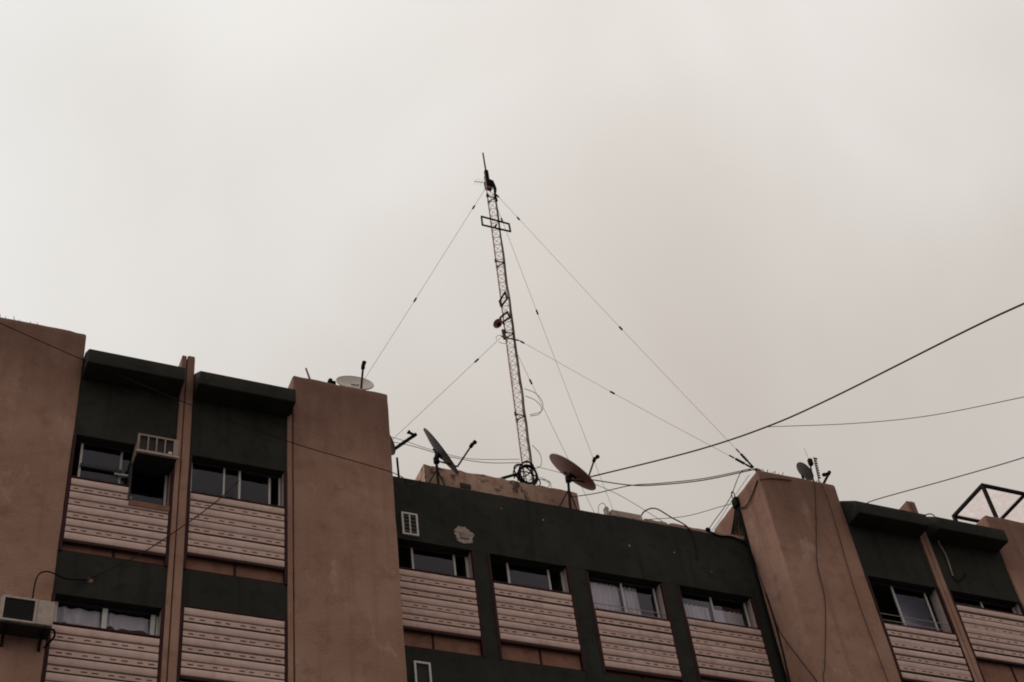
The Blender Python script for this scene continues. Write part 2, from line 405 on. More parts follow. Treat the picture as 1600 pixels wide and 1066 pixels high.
hx.quad((15.94, 2.6, 22.6), (15.94, 6.6, 22.6), (15.94, 6.6, 24.98), (15.94, 2.6, 24.97))
hx.quad((11.6, 6.6, 22.6), (11.6, 6.6, 24.98), (15.94, 6.6, 24.98), (15.94, 6.6, 22.6))
rh = obj('roof_housing', hx, 'stucco_weathered', B)
for a, b, z, s in ((12.62, 13.00, 23.98, 'plaster_patch'), (13.45, 13.85, 24.02, 'grille_dark'), (12.55, 12.85, 24.42, 'grille_dark')):
    obj('patch', MB().box(a, b, 2.57, 2.62, z, z + 0.15, 0.012), s, rh)

BH, SH = 0.200, 0.1445        # board and slotted slat heights
def board_mesh(x0, x1):
    m = MB(); h = BH - 0.028; prof = [(0.030, 0.0), (0.006, 0.012)] + [(0.002 - 0.006 * math.sin(math.pi * t), 0.012 + (h - 0.024) * t) for t in (0.25, 0.5, 0.75)] + [(0.006, h - 0.012), (0.030, h)]
    i = 0
    for x in (x0, x1): m.v += [Vector((x, y, z)) for y, z in prof]
    k = len(prof)
    for j in range(k - 1): m.f.append((j, j + 1, k + j + 1, k + j))
    m.f.append(tuple(range(k))); m.f.append(tuple(reversed(range(k, 2 * k)))); m.f.append((0, k, 2 * k - 1, k - 1))
    return mesh_of('board', m, 'shutter_board', (0, 0, 0))
def slat_mesh(x0, x1):
    m = MB(); h = SH - 0.028; zs = (0.0, h * 0.37, h * 0.60, h); y, yb = 0.008, 0.030
    per = (x1 - x0) / 4.0; cuts = []
    for k in range(4):
        a = x0 + per * k + per * 0.22
        for o in (0.0, 0.20):
            if random.random() < 0.93:
                e = a + o + random.uniform(-0.008, 0.008); cuts.append((e, e + 0.115 * random.uniform(0.8, 1.05)))
    m.quad((x0, y, zs[0]), (x1, y, zs[0]), (x1, y, zs[1]), (x0, y, zs[1]))
    m.quad((x0, y, zs[2]), (x1, y, zs[2]), (x1, y, zs[3]), (x0, y, zs[3]))
    c = x0
    for a, b in cuts + [(x1, x1)]:
        m.quad((c, y, zs[1]), (a, y, zs[1]), (a, y, zs[2]), (c, y, zs[2])); c = b
        if b > a:
            m.quad((a, y, zs[2]), (b, y, zs[2]), (b, yb, zs[2]), (a, yb, zs[2])); m.quad((a, y, zs[1]), (b, y, zs[1]), (b, yb, zs[1]), (a, yb, zs[1]))
    m.quad((x0, y, 0), (x1, y, 0), (x1, yb, 0), (x0, yb, 0)); m.quad((x0, y, h), (x1, y, h), (x1, yb, h), (x0, yb, h))
    me = bpy.data.meshes.new('slotted_slat'); me.from_pydata([v * K for v in m.v], [], m.f); me.materials.append(MATS['shutter_slat']); return me

def wavy(x0, x1, y, z0, z1, amp=0.075, waves=9, hem=0.0):
    m = MB(); m.smooth = True; n = waves * 8; ph = random.random() * 6
    rows = 8
    for j in range(rows + 1):
        t = j / rows
        for i in range(n + 1):
            s = i / n
            a = amp * (0.4 + 0.6 * (1 - t)) * (0.7 + 0.5 * math.sin(3.1 * s + ph))
            m.v.append(Vector((x0 + (x1 - x0) * s + 0.02 * math.sin(9 * s + 2 * t), y + a * math.sin(2 * math.pi * waves * s + ph + 0.8 * math.sin(5 * s)), z0 + (z1 - z0) * t + (1 - t) * hem * math.sin(7 * s + ph))))
    for j in range(rows):
        for i in range(n):
            a = j * (n + 1) + i; m.f.append((a, a + 1, a + n + 2, a + n + 1))
    return m

def bay(x0, x1, head, bot, yf, ptop, stiles=(), panes=(), notch=None, curtains=(), frame='aluminium', sill=None, infill=True, jambs=True, tilt=0.0):
    """one opening: red guides, brown infill at the foot, recessed window, sliding slatted shutter"""
    yw = yf + 0.22; g = 0.06; sill = sill if sill is not None else head - 1.70
    fr = MB().box(x0, x0 + g, yf - 0.035, yf + 0.05, bot, head - 0.03).box(x1 - g, x1, yf - 0.035, yf + 0.05, bot, head - 0.03)
    fr.box(x0 + g, x1 - g, yf + 0.01, yf + 0.06, bot, bot + 0.045)
    win = obj('window', fr, 'red_frame', B)
    xm = (x0 + x1) / 2
    if infill:
        for a, b in ((x0 + g, xm - 0.02), (xm + 0.02, x1 - g)):
            obj('infill_panel', MB().box(a, b, yf + 0.07, yf + 0.12, bot + 0.045, sill - 0.06, 0.008), 'infill', win)
        obj('infill_post', MB().box(xm - 0.02, xm + 0.02, yf + 0.045, yf + 0.12, bot + 0.045, sill - 0.06), 'red_frame', win)
    obj('sill', MB().box(x0 + g, x1 - g, yf + 0.03, yw + 0.1, sill - 0.06, sill), 'reveal', win)
    if jambs:
        obj('reveal', MB().box(x0 + g - 0.03, x0 + g + 0.004, yf + 0.052, yw + 0.12, sill, head), 'reveal', win)
        obj('reveal', MB().box(x1 - g - 0.004, x1 - g + 0.03, yf + 0.052, yw + 0.12, sill, head), 'reveal', win)
    # head track and interior
    obj('track', MB().box(x0 + g, x1 - g, yw - 0.02, yw + 0.06, head - 0.05, head), 'dark_track', win)
    rm = MB(); a, b, c, d, e, f = x0 + 0.01, x1 - 0.01, yw + 0.125, yw + 3.2, sill - 0.9, head + 0.25
    rm.quad((a, c, e), (b, c, e), (b, d, e), (a, d, e)); rm.quad((a, c, f), (b, c, f), (b, d, f), (a, d, f))
    rm.quad((a, c, e), (a, d, e), (a, d, f), (a, c, f)); rm.quad((b, c, e), (b, d, e), (b, d, f), (b, c, f)); rm.quad((a, d, e), (b, d, e), (b, d, f), (a, d, f))
    rm.quad((a, c, e), (b, c, e), (b, c, sill - 0.055), (a, c, sill - 0.055))
    obj('room', rm, 'room', win)
    for s in stiles:
        xa, w, dy = (s + (0.05, 0.0))[:3] if len(s) < 3 else s
        obj('stile', MB().box(xa - w / 2, xa + w / 2, yw - 0.03 + dy, yw + 0.02 + dy, sill, head - 0.045, 0.006, 1), frame, win)
    for q in panes:
        xa, xb = q[:2]; dy = q[2] if len(q) > 2 else 0.0
        obj('pane', MB().box(xa, xb, yw - 0.008 + dy, yw - 0.002 + dy, sill + 0.03, head - 0.05), 'glass', win)
    for ca in curtains:
        obj('curtain', wavy(ca[0], ca[1], yw + 0.085, ca[2], ca[3], waves=ca[4], hem=ca[5]), 'curtain', win)
    if ptop is None: return win, None
    # shutter: dark backing with thin red edge rails, then boards and slotted slats
    xa, xb = x0 + g + 0.012, x1 - g - 0.012; hgt = 5 * BH + 4 * SH; zb = ptop - hgt
    sh = MB()
    if notch:
        sh.box(xa, xb, yf - 0.012, yf + 0.004, zb, notch[1]).box(xa, notch[0], yf - 0.012, yf + 0.004, notch[1], ptop)
    else:
        sh.box(xa, xb, yf - 0.012, yf + 0.004, zb, ptop)
    shu = obj('shutter', sh, 'shutter_back', B, (x0, yf, zb))
    obj('rail', MB().box(xa, notch[0] if notch else xb, yf - 0.05, yf + 0.008, ptop + 0.001, ptop + 0.034), 'red_frame', shu)
    obj('rail', MB().box(xa, xb, yf - 0.045, yf + 0.008, zb - 0.055, zb - 0.004), 'red_frame', shu)
    bm_ = board_mesh(xa, xb)
    if notch: bs_ = board_mesh(xa, notch[0])
    z = ptop
    for k in range(9):
        h = BH if k % 2 == 0 else SH
        z -= h
        short = notch and z > notch[1] - 0.03
        me = (bs_ if short else bm_) if k % 2 == 0 else slat_mesh(xa, notch[0] if short else xb)
        o = link('board' if k % 2 == 0 else 'slotted_slat', me, shu, (0, yf - 0.045 + random.uniform(-0.003, 0.003), z + 0.014))
        o.rotation_euler.y = random.uniform(-0.0012, 0.0012)
    return win, shu

S = lambda x, w=0.05, dy=0.0: (x, w, dy)
# left wing, upper storey
bay(2.64, 4.775, HEAD, BOT, 0.05, 20.42, [S(2.87), S(3.70, 0.05, 0.05), S(4.66, 0.05)], [(2.87, 3.70), (3.70, 4.62, 0.05)], notch=(3.86, 20.07), sill=19.97)
bay(5.07, 7.225, HEAD, BOT, 0.05, 20.55, [S(5.17), S(5.89, 0.04), S(6.23), S(6.91, 0.05, 0.05), S(7.12, 0.04)], [(5.17, 5.89), (5.89, 6.23), (6.23, 6.91, 0.05)])
# left wing, storey below
bay(2.64, 4.775, HEAD - STO, BOT - STO, 0.05, 16.86, [S(2.76, 0.07), S(3.68, 0.10), S(4.60, 0.09), S(4.69, 0.05, 0.03)], [(2.76, 3.68), (3.68, 4.60)], frame='white_frame',
    curtains=[(2.80, 3.62, 17.10, 17.5, 3, 0.01), (3.74, 4.55, 17.18, 17.5, 3, 0.01)])
bay(5.07, 7.225, HEAD - STO + 0.14, BOT - STO, 0.05, 17.66, infill=False)
# recessed middle
bay(*CB[0], CHEAD, CBOT, CY + 0.02, 20.43, [S(10.62), S(11.66), S(11.98, 0.07)], [(10.62, 11.66)])
bay(*CB[1], CHEAD + 0.03, CBOT, CY + 0.02, 20.46, [S(13.02), S(14.08), S(14.44, 0.05)], [(13.02, 14.08)])
bay(*CB[2], CHEAD - 0.02, CBOT, CY + 0.02, 20.12, [S(15.06), S(16.02), S(16.92, 0.04)], [(15.06, 16.02), (16.02, 16.92, 0.04)],
    curtains=[(15.12, 15.98, 19.62, 21.22, 8, 0.0), (16.04, 16.48, 19.62, 21.22, 5, 0.0)])
bay(*CB[3], CHEAD, CBOT, CY + 0.02, 20.30, [S(17.56), S(18.52), S(19.50, 0.04)], [(17.56, 18.52), (18.52, 19.5, 0.04)],
    curtains=[(17.62, 18.48, 19.62, 21.0, 8, 0.0), (18.58, 19.42, 19.62, 20.98, 7, 0.0)])
# right wing
bay(22.34, 24.62, HEAD, BOT, 0.05, 20.14, [S(23.27), S(24.33, 0.05, 0.04), S(22.46, 0.04)], [(23.27, 24.33, 0.04)], curtains=[(23.36, 24.26, 19.95, 21.5, 5, 0.05)])
bay(24.90, 27.28, HEAD, BOT, 0.05, 21.14, [S(26.10), S(25.0, 0.04), S(27.16, 0.05)], [(25.0, 26.10), (26.10, 27.16, 0.04)])

def guard(x0, x1, y, zs):
    m = MB()
    for z in zs: m.tube([(x0, y, z), (x1, y, z)], 0.011, 6)
    return obj('guard_rail', m, 'wire_grey', B)
guard(15.02, 17.03, CY + 0.07, (20.25, 20.39)); guard(22.40, 24.56, 0.12, (20.33, 20.52))
# split sashes and trim in the bay with the window air conditioner
obj('sash_rail', MB().box(2.87, 3.72, 0.20, 0.30, 20.92, 21.00), 'dark_track', B)
obj('sash_rail', MB().box(3.58, 3.90, 0.22, 0.27, 20.87, 20.915), 'aluminium', B)
obj('trim_board', MB().box(3.88, 4.72, -0.01, 0.10, 19.93, 20.07, 0.01), 'infill', B)
obj('trim_post', MB().box(3.86, 3.90, -0.005, 0.24, 20.071, 21.05), 'dark_track', B)

# ------------------------------------------------------------------ vents in the middle wall
def louvre(x0, x1, z0, z1, y, label, louvres=True):
    t = thing('wall_vent', label, 'vent', ((x0 + x1) / 2, y, z0), 'white wall vents')
    w = 0.045; xm = (x0 + x1) / 2
    obj('frame', MB().box(x0, x0 + w, y - 0.05, y + 0.02, z0, z1).box(x1 - w, x1, y - 0.05, y + 0.02, z0, z1).box(x0 + w, x1 - w, y - 0.05, y + 0.02, z0, z0 + w).box(x0 + w, x1 - w, y - 0.05, y + 0.02, z1 - w, z1), 'white_frame', t)
    obj('backing', MB().box(x0 + w, x1 - w, y - 0.012, y - 0.004, z0 + w, z1 - w), 'grille_dark', t)
    if louvres:
        obj('mullion', MB().box(xm - 0.015, xm + 0.015, y - 0.04, y - 0.013, z0 + w, z1 - w), 'white_frame', t)
        k = 6
        for i in range(1, k):
            z = z0 + (z1 - z0) * i / k
            obj('louvre', MB().bar((x0 + w, y - 0.028, z), (x1 - w, y - 0.028, z), 0.02, 0.012), 'vent_grey', t)
louvre(10.32, 10.72, 21.42, 22.07, CY, 'white framed louvred vent high on the dark wall beside the brown pier')
louvre(10.36, 10.74, 17.32, 17.99, CY, 'white framed open vent at the bottom edge below the left middle shutter', False)
t = thing('gas_vent', 'small grey vent set in a ragged patch of bare plaster', 'vent', (11.87, CY, 21.5))
poly = []
for k in range(22):
    a = 2 * math.pi * k / 22; rr = 0.225 + random.uniform(-0.03, 0.035)
    poly.append((11.87 + rr * math.cos(a), 21.71 + rr * 1.0 * math.sin(a)))
pm = MB(); i = 0
pm.v = [Vector((x, CY - 0.012, z)) for x, z in poly] + [Vector((x, CY + 0.02, z)) for x, z in poly]
pm.f = [tuple(range(22))] + [(k, (k + 1) % 22, 22 + (k + 1) % 22, 22 + k) for k in range(22)]
obj('plaster', pm, 'plaster_patch', t)
for k in range(26):
    a = random.uniform(0, 6.283); q = random.uniform(0.17, 0.25)
    obj('crumb', MB().ball((11.87 + q * math.cos(a), CY - 0.008, 21.71 + q * math.sin(a)), random.uniform(0.018, 0.04), 6, 4, (1.2, 0.5, 0.9)), 'plaster_patch', t)
obj('plate', MB().box(11.76, 12.0, CY - 0.03, CY - 0.008, 21.59, 21.79, 0.008), 'vent_grey', t)
for k in range(4): obj('louvre', MB().box(11.78, 11.98, CY - 0.042, CY - 0.03, 21.615 + k * 0.043, 21.635 + k * 0.043), 'appliance', t)

# ------------------------------------------------------------------ air conditioners
t = thing('window_air_conditioner', 'tan window air conditioner with four dark grille openings jutting from the upper window', 'air conditioner', (4.31, -0.1, 21.1))
x0, x1, z0, z1, yf = 3.90, 4.75, 21.12, 21.60, -0.35
obj('body', MB().box(x0 + 0.02, x1 - 0.02, yf + 0.05, 0.45, z0 + 0.02, z1 - 0.015, 0.015), 'appliance_tan', t)
w = 0.04
obj('front_frame', MB().box(x0, x0 + w, yf, yf + 0.06, z0, z1).box(x1 - 0.10, x1, yf, yf + 0.06, z0, z1).box(x0 + w, x1 - 0.10, yf, yf + 0.06, z0, z0 + 0.05).box(x0 + w, x1 - 0.10, yf, yf + 0.06, z1 - w, z1), 'appliance_tan', t)
obj('recess', MB().box(x0 + w, x1 - 0.10, yf + 0.042, yf + 0.049, z0 + 0.05, z1 - w), 'grille_dark', t)
for k in range(1, 4):
    xx = x0 + w + (x1 - 0.10 - x0 - w) * k / 4
    obj('grille_bar', MB().box(xx - 0.013, xx + 0.013, yf + 0.002, yf + 0.04, z0 + 0.05, z1 - w), 'appliance_tan', t)
obj('dial', MB().box(x1 - 0.20, x1 - 0.125, yf - 0.004, yf + 0.04, z0 + 0.055, z0 + 0.115, 0.006), 'white_frame', t)
obj('shelf_lip', MB().box(x0 - 0.03, x1 + 0.03, yf - 0.03, yf + 0.03, z0 - 0.035, z0 - 0.004), 'appliance', t)
obj('shaded_base_pan', MB().box(x0 + 0.01, x1 - 0.01, yf + 0.031, 0.44, z0 - 0.03, z0 + 0.018), 'grille_dark', t)  # near-black pan: shade of the underside put into its colour

t = thing('outdoor_air_conditioner', 'cream outdoor air conditioning unit with dark fan grille bracketed to the left pier', 'air conditioner', (2.2, -0.3, 16.3))
x0, x1, z0, z1, yf, yb = 1.70, 2.66, 16.42, 16.97, -0.52, -0.10
obj('body', MB().box(x0, x1, yf + 0.03, yb, z0, z1, 0.02), 'appliance', t)
obj('front_panel', MB().box(x0 + 0.66, x1 - 0.01, yf, yf + 0.035, z0 + 0.01, z1 - 0.01, 0.012), 'appliance', t)
obj('grille_surround', MB().box(x0 + 0.01, x0 + 0.07, yf, yf + 0.035, z0 + 0.01, z1 - 0.01).box(x0 + 0.60, x0 + 0.655, yf, yf + 0.035, z0 + 0.01, z1 - 0.01).box(x0 + 0.07, x0 + 0.60, yf, yf + 0.035, z1 - 0.05, z1 - 0.01).box(x0 + 0.07, x0 + 0.60, yf, yf + 0.035, z0 + 0.01, z0 + 0.05), 'appliance', t)
obj('grille_back', MB().box(x0 + 0.07, x0 + 0.60, yf + 0.018, yf + 0.028, z0 + 0.05, z1 - 0.05), 'grille_dark', t)
for k in range(9):
    z = z0 + 0.08 + k * 0.048
    obj('grille_wire', MB().box(x0 + 0.07, x0 + 0.60, yf + 0.003, yf + 0.012, z, z + 0.006), 'black_steel', t)
for xx in (x0 + 0.14, x1 - 0.16):
    obj('bracket', MB().box(xx, xx + 0.05, yf + 0.02, 0.0, z0 - 0.06, z0 - 0.004).box(xx, xx + 0.05, -0.05, 0.0, z0 - 0.22, z0 - 0.06), 'black_steel', t)
obj('shaded_base_pan', MB().box(x0 + 0.01, x1 - 0.01, yf + 0.04, yb - 0.01, z0 - 0.03, z0 - 0.002), 'grille_dark', t)  # dark pan added so the underside reads as shaded
obj('service_valve', MB().tube([(x1, -0.3, z0 + 0.08), (x1 + 0.06, -0.3, z0 + 0.07), (x1 + 0.08, -0.28, z0 - 0.04), (x1 + 0.02, -0.2, z0 - 0.12), (x1 - 0.05, -0.04, z0 - 0.15)], 0.02, 6, True), 'black_rubber', t)

# ------------------------------------------------------------------ satellite dishes
def dish(label, c, nrm, rad, mat, lnb, root, pole=None, group='satellite dishes on the roof', depth=0.17, hook=None, armw=0.035, blade=None, logo=False):
    c = Vector(c); nrm = Vector(nrm).normalized(); lnb, root = Vector(lnb), Vector(root)
    t = thing('satellite_dish', label, 'satellite dish', pole[0] if pole else tuple(c - Vector((0, 0, rad))), group)
    a = Vector((0, 0, 1)); a = (a - nrm * a.dot(nrm)).normalized(); b = nrm.cross(a)
    m = MB(); m.smooth = True; n, rings = 40, 7
    for side in (0, 1):
        m.v.append(c + nrm * (-depth * rad - 0.022 * side))
        for q in range(1, rings + 1):
            s = q / rings
            for j in range(n):
                w = 2 * math.pi * j / n
                m.v.append(c + (a * math.sin(w) * 1.04 + b * math.cos(w) * 0.97) * rad * s + nrm * (depth * rad * (s * s - 1) - 0.022 * side))
    st = 1 + rings * n
    for side in (0, 1):
        o = side * st
        for j in range(n): m.f.append((o, o + 1 + j, o + 1 + (j + 1) % n))
        for q in range(rings - 1):
            for j in range(n):
                A = o + 1 + q * n; m.f.append((A + j, A + n + j, A + n + (j + 1) % n, A + (j + 1) % n))
    e = 1 + (rings - 1) * n
    for j in range(n): m.f.append((e + j, e + (j + 1) % n, st + e + (j + 1) % n, st + e + j))
    rf = obj('reflector', m, mat, t)
    rim = [c + (a * math.sin(2 * math.pi * j / 48) * 1.04 + b * math.cos(2 * math.pi * j / 48) * 0.97) * rad - nrm * 0.011 for j in range(48)]
    obj('rim', MB().tube(rim, 0.018, 6, closed=True), mat, rf)
    if logo:
        q = c - nrm * (depth * rad * 0.75) + nrm * 0.02 - a * rad * 0.25
        obj('emblem', MB().bar(q - b * 0.10 + a * 0.05, q, 0.03, 0.012).bar(q, q + b * 0.10 + a * 0.05, 0.03, 0.012), 'print_grey', rf)
    obj('feed_arm', MB().bar(root, lnb, armw, armw * 1.2), 'black_steel', t)
    d = (lnb - root).normalized()
    aim = (c - lnb).normalized()
    f = MB().tube([lnb - d * 0.05, lnb + d * 0.07], 0.05, 10)
    hp = lnb + (Vector(hook) - lnb) if hook else lnb + aim * 0.12 - d * 0.02
    f.tube([lnb + d * 0.02, hp], 0.038, 10).tube([hp, hp + (hp - lnb).normalized() * 0.05], 0.055, 10)
    obj('feed_horn', f, 'black_rubber', t)
    back = c - nrm * (depth * rad + 0.03)
    if pole:
        base, head = Vector(pole[0]), Vector(pole[1])
        obj('pole', MB().tube([base, head], 0.034, 10), 'black_steel', t)
        mt = MB().tube([head - Vector((0, 0, 0.10)), head + Vector((0, 0, 0.05))], 0.075, 12).bar(head, back, 0.09, 0.12)
        mt.tube([back - a * rad * 0.30, back + a * rad * 0.30], 0.03, 8)
        obj('mount', mt, 'black_steel', t)
        low = c - a * rad * 0.80 - nrm * 0.06
        obj('back_strut', MB().tube([head + Vector((0, 0, -0.03)), root], 0.020, 8), 'black_steel', t)
        for sx, sy in ((-0.45, 0.35), (0.50, 0.30)):
            obj('pole_brace', MB().tube([base.lerp(head, 0.80), Vector((base.x + sx * 1.2, base.y + sy, 22.75))], 0.016, 6), 'black_steel', t)
    return t
dish('dark grey satellite dish seen edge on, left of the mast', (11.72, 1.70, 24.70), (0.671, -0.59, 0.448), 0.70, 'dish_grey',
     (12.52, 1.60, 24.98), (12.08, 1.62, 24.20), ((11.44, 1.48, 22.62), (11.46, 1.48, 24.16)), hook=(12.60, 1.58, 25.08), depth=0.13)
dish('rusty brown satellite dish on a bent pole right of the mast', (15.39, 1.70, 24.85), (0.513, -0.542, 0.666), 0.715, 'dish_rust',
     (16.04, 1.60, 25.32), (15.70, 1.62, 24.50), ((14.93, 1.48, 22.62), (15.08, 1.48, 24.36)), hook=(16.13, 1.58, 25.42), depth=0.13)
d = dish('pale satellite dish facing the street on top of the middle left pier', (9.20, 0.85, 25.62), (-0.12, -0.87, 0.46), 0.47, 'dish_pale',
     (9.33, 0.58, 25.93), (9.27, 0.72, 24.98), None, hook=(9.35, 0.56, 26.04), logo=True, depth=0.15)
obj('pole', MB().tube([(9.22, 1.0, TOP), (9.22, 1.0, 25.3)], 0.035, 8), 'black_steel', d)
d = dish('small grey satellite dish on top of the right pier', (22.11, 0.70, 25.57), (0.733, -0.388, 0.56), 0.28, 'dish_grey',
     (22.72, 0.5, 25.46), (22.42, 0.52, 25.02), None, hook=(22.56, 0.5, 25.38), depth=0.15, armw=0.055)
obj('pole', MB().tube([(22.05, 0.85, TOP), (22.06, 0.82, 25.5)], 0.03, 8), 'black_steel', d)
d = dish('black satellite dish mostly hidden behind the middle left pier with its feed arm showing', (10.36, 2.0, 25.02), (0.80, -0.30, 0.52), 0.42, 'dish_grey',
     (11.10, 1.9, 25.24), (10.55, 1.9, 24.66), None, hook=(10.98, 1.9, 25.31), depth=0.15, armw=0.06)
obj('pole', MB().tube([(10.2, 2.3, 22.6), (10.2, 2.3, 25.0)], 0.035, 8), 'black_steel', d)
# loose feed and stick on the middle left pier
t = thing('feed_bracket', 'black feed horn on a short bracket beside the pale dish', 'feed horn', (8.68, 0.9, TOP))
obj('post', MB().tube([(8.70, 0.9, TOP), (8.69, 0.9, 25.55)], 0.035, 8), 'black_steel', t)
obj('horn', MB().tube([(8.69, 0.9, 25.50), (8.52, 0.88, 25.50)], 0.055, 10).tube([(8.58, 0.88, 25.40), (8.58, 0.88, 25.58)], 0.05, 8), 'black_rubber', t)
tag(obj('roof_stick', MB().tube([(8.00, 0.5, TOP - 0.02), (7.95, 0.5, 25.0), (7.84, 0.5, 25.40)], 0.035, 7, r1=0.022), 'infill'), 'short brown stick leaning on top of the middle left pier', 'stick')
# spikes on the left pier
t = thing('spike_strip', 'row of thin rusty spikes along the top of the far left pier', 'spikes', (1.0, 0.15, TOP))
for k in range(13):
    xx = -0.4 + k * 0.165 + random.uniform(-0.03, 0.03)
    obj('spike', MB().tube([(xx, 0.15, TOP), (xx + random.uniform(-0.06, 0.03), 0.15, TOP + random.uniform(0.14, 0.26))], 0.012, 5, r1=0.006), 'cable_brown', t)
obj('wire', MB().tube([(-1.5, 0.14, TOP + 0.16), (0.3, 0.14, TOP + 0.13), (1.0, 0.14, TOP + 0.08), (1.7, 0.14, TOP + 0.02)], 0.014, 5, True), 'cable_brown', t)

# ------------------------------------------------------------------ the lattice mast
MX, MY = 15.46, 4.40
def mast_x(z): return MX + (z - 25.0) * 0.0178
mast = thing('radio_mast', 'tall slender lattice radio mast standing on the roof', 'mast', (MX, MY, 24.98))
side = 0.285
legs = [(-side / 2, -0.08), (side / 2, -0.08), (0.0, side * 0.866 - 0.08)]
ztop = 39.95
for dx, dy in legs:
    obj('leg', MB().tube([(mast_x(24.98) + dx, MY + dy, 24.98), (mast_x(ztop) + dx, MY + dy, ztop)], 0.0175, 7), 'mast_steel', mast)
zs = [24.98, 25.87, 29.24, 32.71, 36.04, 39.40, 39.95]
for a, b in zip(zs[:-1], zs[1:]):
    m = MB(); nseg = max(2, round((b - a) / 0.19)); flip = 0
    for i in range(nseg):
        z, z2 = a + (b - a) * i / nseg, a + (b - a) * (i + 1) / nseg
        for e in range(3):
            p, q = legs[e], legs[(e + 1) % 3]
            if (i + e) % 2: p, q = q, p
            m.tube([(mast_x(z) + p[0], MY + p[1], z), (mast_x(z2) + q[0], MY + q[1], z2)], 0.0072, 4)
    obj('lacing', m, 'mast_steel', mast)
for z in zs[2:6]:
    m = MB()
    for e in range(3):
        p, q = legs[e], legs[(e + 1) % 3]
        m.tube([(mast_x(z) + p[0], MY + p[1], z), (mast_x(z) + q[0], MY + q[1], z)], 0.020, 6)
        m.tube([(mast_x(z) + p[0], MY + p[1], z - 0.07), (mast_x(z) + p[0], MY + p[1], z + 0.07)], 0.038, 8)
    obj('joint', m, 'mast_cable', mast)
cab = []
z = 25.3
while z < 39.9:
    cab.append((mast_x(z) + side / 2 + 0.012 + random.uniform(-0.012, 0.012), MY - 0.12 + random.uniform(-0.012, 0.012), z)); z += 0.6
obj('feeder_cable', MB().tube(cab, 0.022, 6, True), 'mast_cable', mast)
obj('feeder_cable', MB().tube([(x - 0.02, y + 0.05, z) for x, y, z in cab[:-6]], 0.017, 6, True), 'mast_cable', mast)
# head of the mast
tx = mast_x(40.0)
obj('head_unit', MB().box(tx - 0.13, tx + 0.11, MY - 0.14, MY + 0.10, 39.92, 40.34, 0.04).box(tx - 0.11, tx + 0.04, MY - 0.10, MY + 0.06, 40.30, 40.62, 0.03).box(tx - 0.085, tx + 0.05, MY - 0.08, MY + 0.04, 40.60, 40.92, 0.03), 'black_rubber', mast)
obj('whip', MB().tube([(tx - 0.01, MY, 39.9), (tx - 0.02, MY, 41.95)], 0.034, 8, r1=0.026), 'black_steel', mast)
obj('side_pole', MB().tube([(tx - 0.14, MY - 0.1, 39.82), (tx - 0.14, MY - 0.1, 40.62)], 0.020, 6).bar((tx - 0.14, MY - 0.1, 39.9), (tx + 0.1, MY - 0.1, 39.9), 0.03), 'mast_steel', mast)
obj('cable_bundle', MB().tube([(tx + 0.08, MY - 0.15, 40.2), (tx + 0.15, MY - 0.16, 39.8), (tx + 0.11, MY - 0.16, 39.5), (tx + 0.14, MY - 0.15, 39.15)], 0.055, 8, True, r1=0.04), 'black_rubber', mast)
ya = MB().tube([(15.14, MY - 0.1, 40.00), (tx - 0.14, MY - 0.1, 40.10)], 0.012, 5)
for k in range(4):
    xx = 15.2 + k * 0.11; ya.tube([(xx, MY - 0.25, 40.02 + 0.02 * k), (xx, MY + 0.05, 40.02 + 0.02 * k)], 0.004, 4)
obj('small_yagi', ya, 'wire_grey', mast)
obj('clamp', MB().ball((mast_x(39.4) - side / 2, MY - 0.1, 39.42), 0.05), 'black_rubber', mast)
def loop_bar(name, corners):
    m = MB(); c = [Vector(q) for q in corners]
    for k in range(4): m.tube([c[k], c[(k + 1) % 4]], 0.032, 8)
    for q in c: m.ball(q, 0.034, 8, 5)
    return obj(name, m, 'black_steel', mast)
y = MY - 0.2
l = loop_bar('loop_antenna', [(15.17, y, 38.02), (16.16, y, 37.99), (16.17, y, 37.60), (15.16, y, 37.58)])
obj('bracket', MB().bar((mast_x(37.8), y, 37.8), (mast_x(37.8), MY - 0.06, 37.8), 0.05), 'black_steel', l)
l = loop_bar('loop_antenna', [(15.42, 3.85, 34.02), (15.42, 4.30, 34.06), (15.42, 4.25, 33.77), (15.42, 3.79, 33.65)])
obj('bracket', MB().bar((15.42, 4.22, 33.85), (mast_x(33.85) - 0.12, MY - 0.08, 33.85), 0.04), 'black_steel', l)
l = loop_bar('loop_antenna', [(15.42, 3.92, 33.18), (15.42, 4.41, 33.43), (15.42, 4.39, 33.17), (15.42, 3.79, 32.80)])
obj('bracket', MB().bar((15.42, 4.3, 33.05), (mast_x(33.05) - 0.12, MY - 0.08, 33.05), 0.04), 'black_steel', l)
dr = MB(); dr.smooth = True
cc, dn = Vector((15.36, 4.44, 33.12)), Vector((-0.62, -0.45, -0.2)).normalized()
da = Vector((0, 0, 1)); da = (da - dn * da.dot(dn)).normalized(); db = dn.cross(da)
for q in range(5):
    s = (q + 0.001) / 4
    for j in range(20):
        w = 2 * math.pi * j / 20; dr.v.append(cc + (da * math.sin(w) + db * math.cos(w)) * 0.165 * s + dn * (0.09 * s * s))
for q in range(4):
    for j in range(20): dr.f.append((q * 20 + j, q * 20 + (j + 1) % 20, q * 20 + 20 + (j + 1) % 20, q * 20 + 20 + j))
obj('link_dish', dr, 'dish_rust', mast)
obj('link_dish_mount', MB().bar(cc, (15.42, 4.36, 33.2), 0.07).ball(cc, 0.08), 'black_rubber', mast)
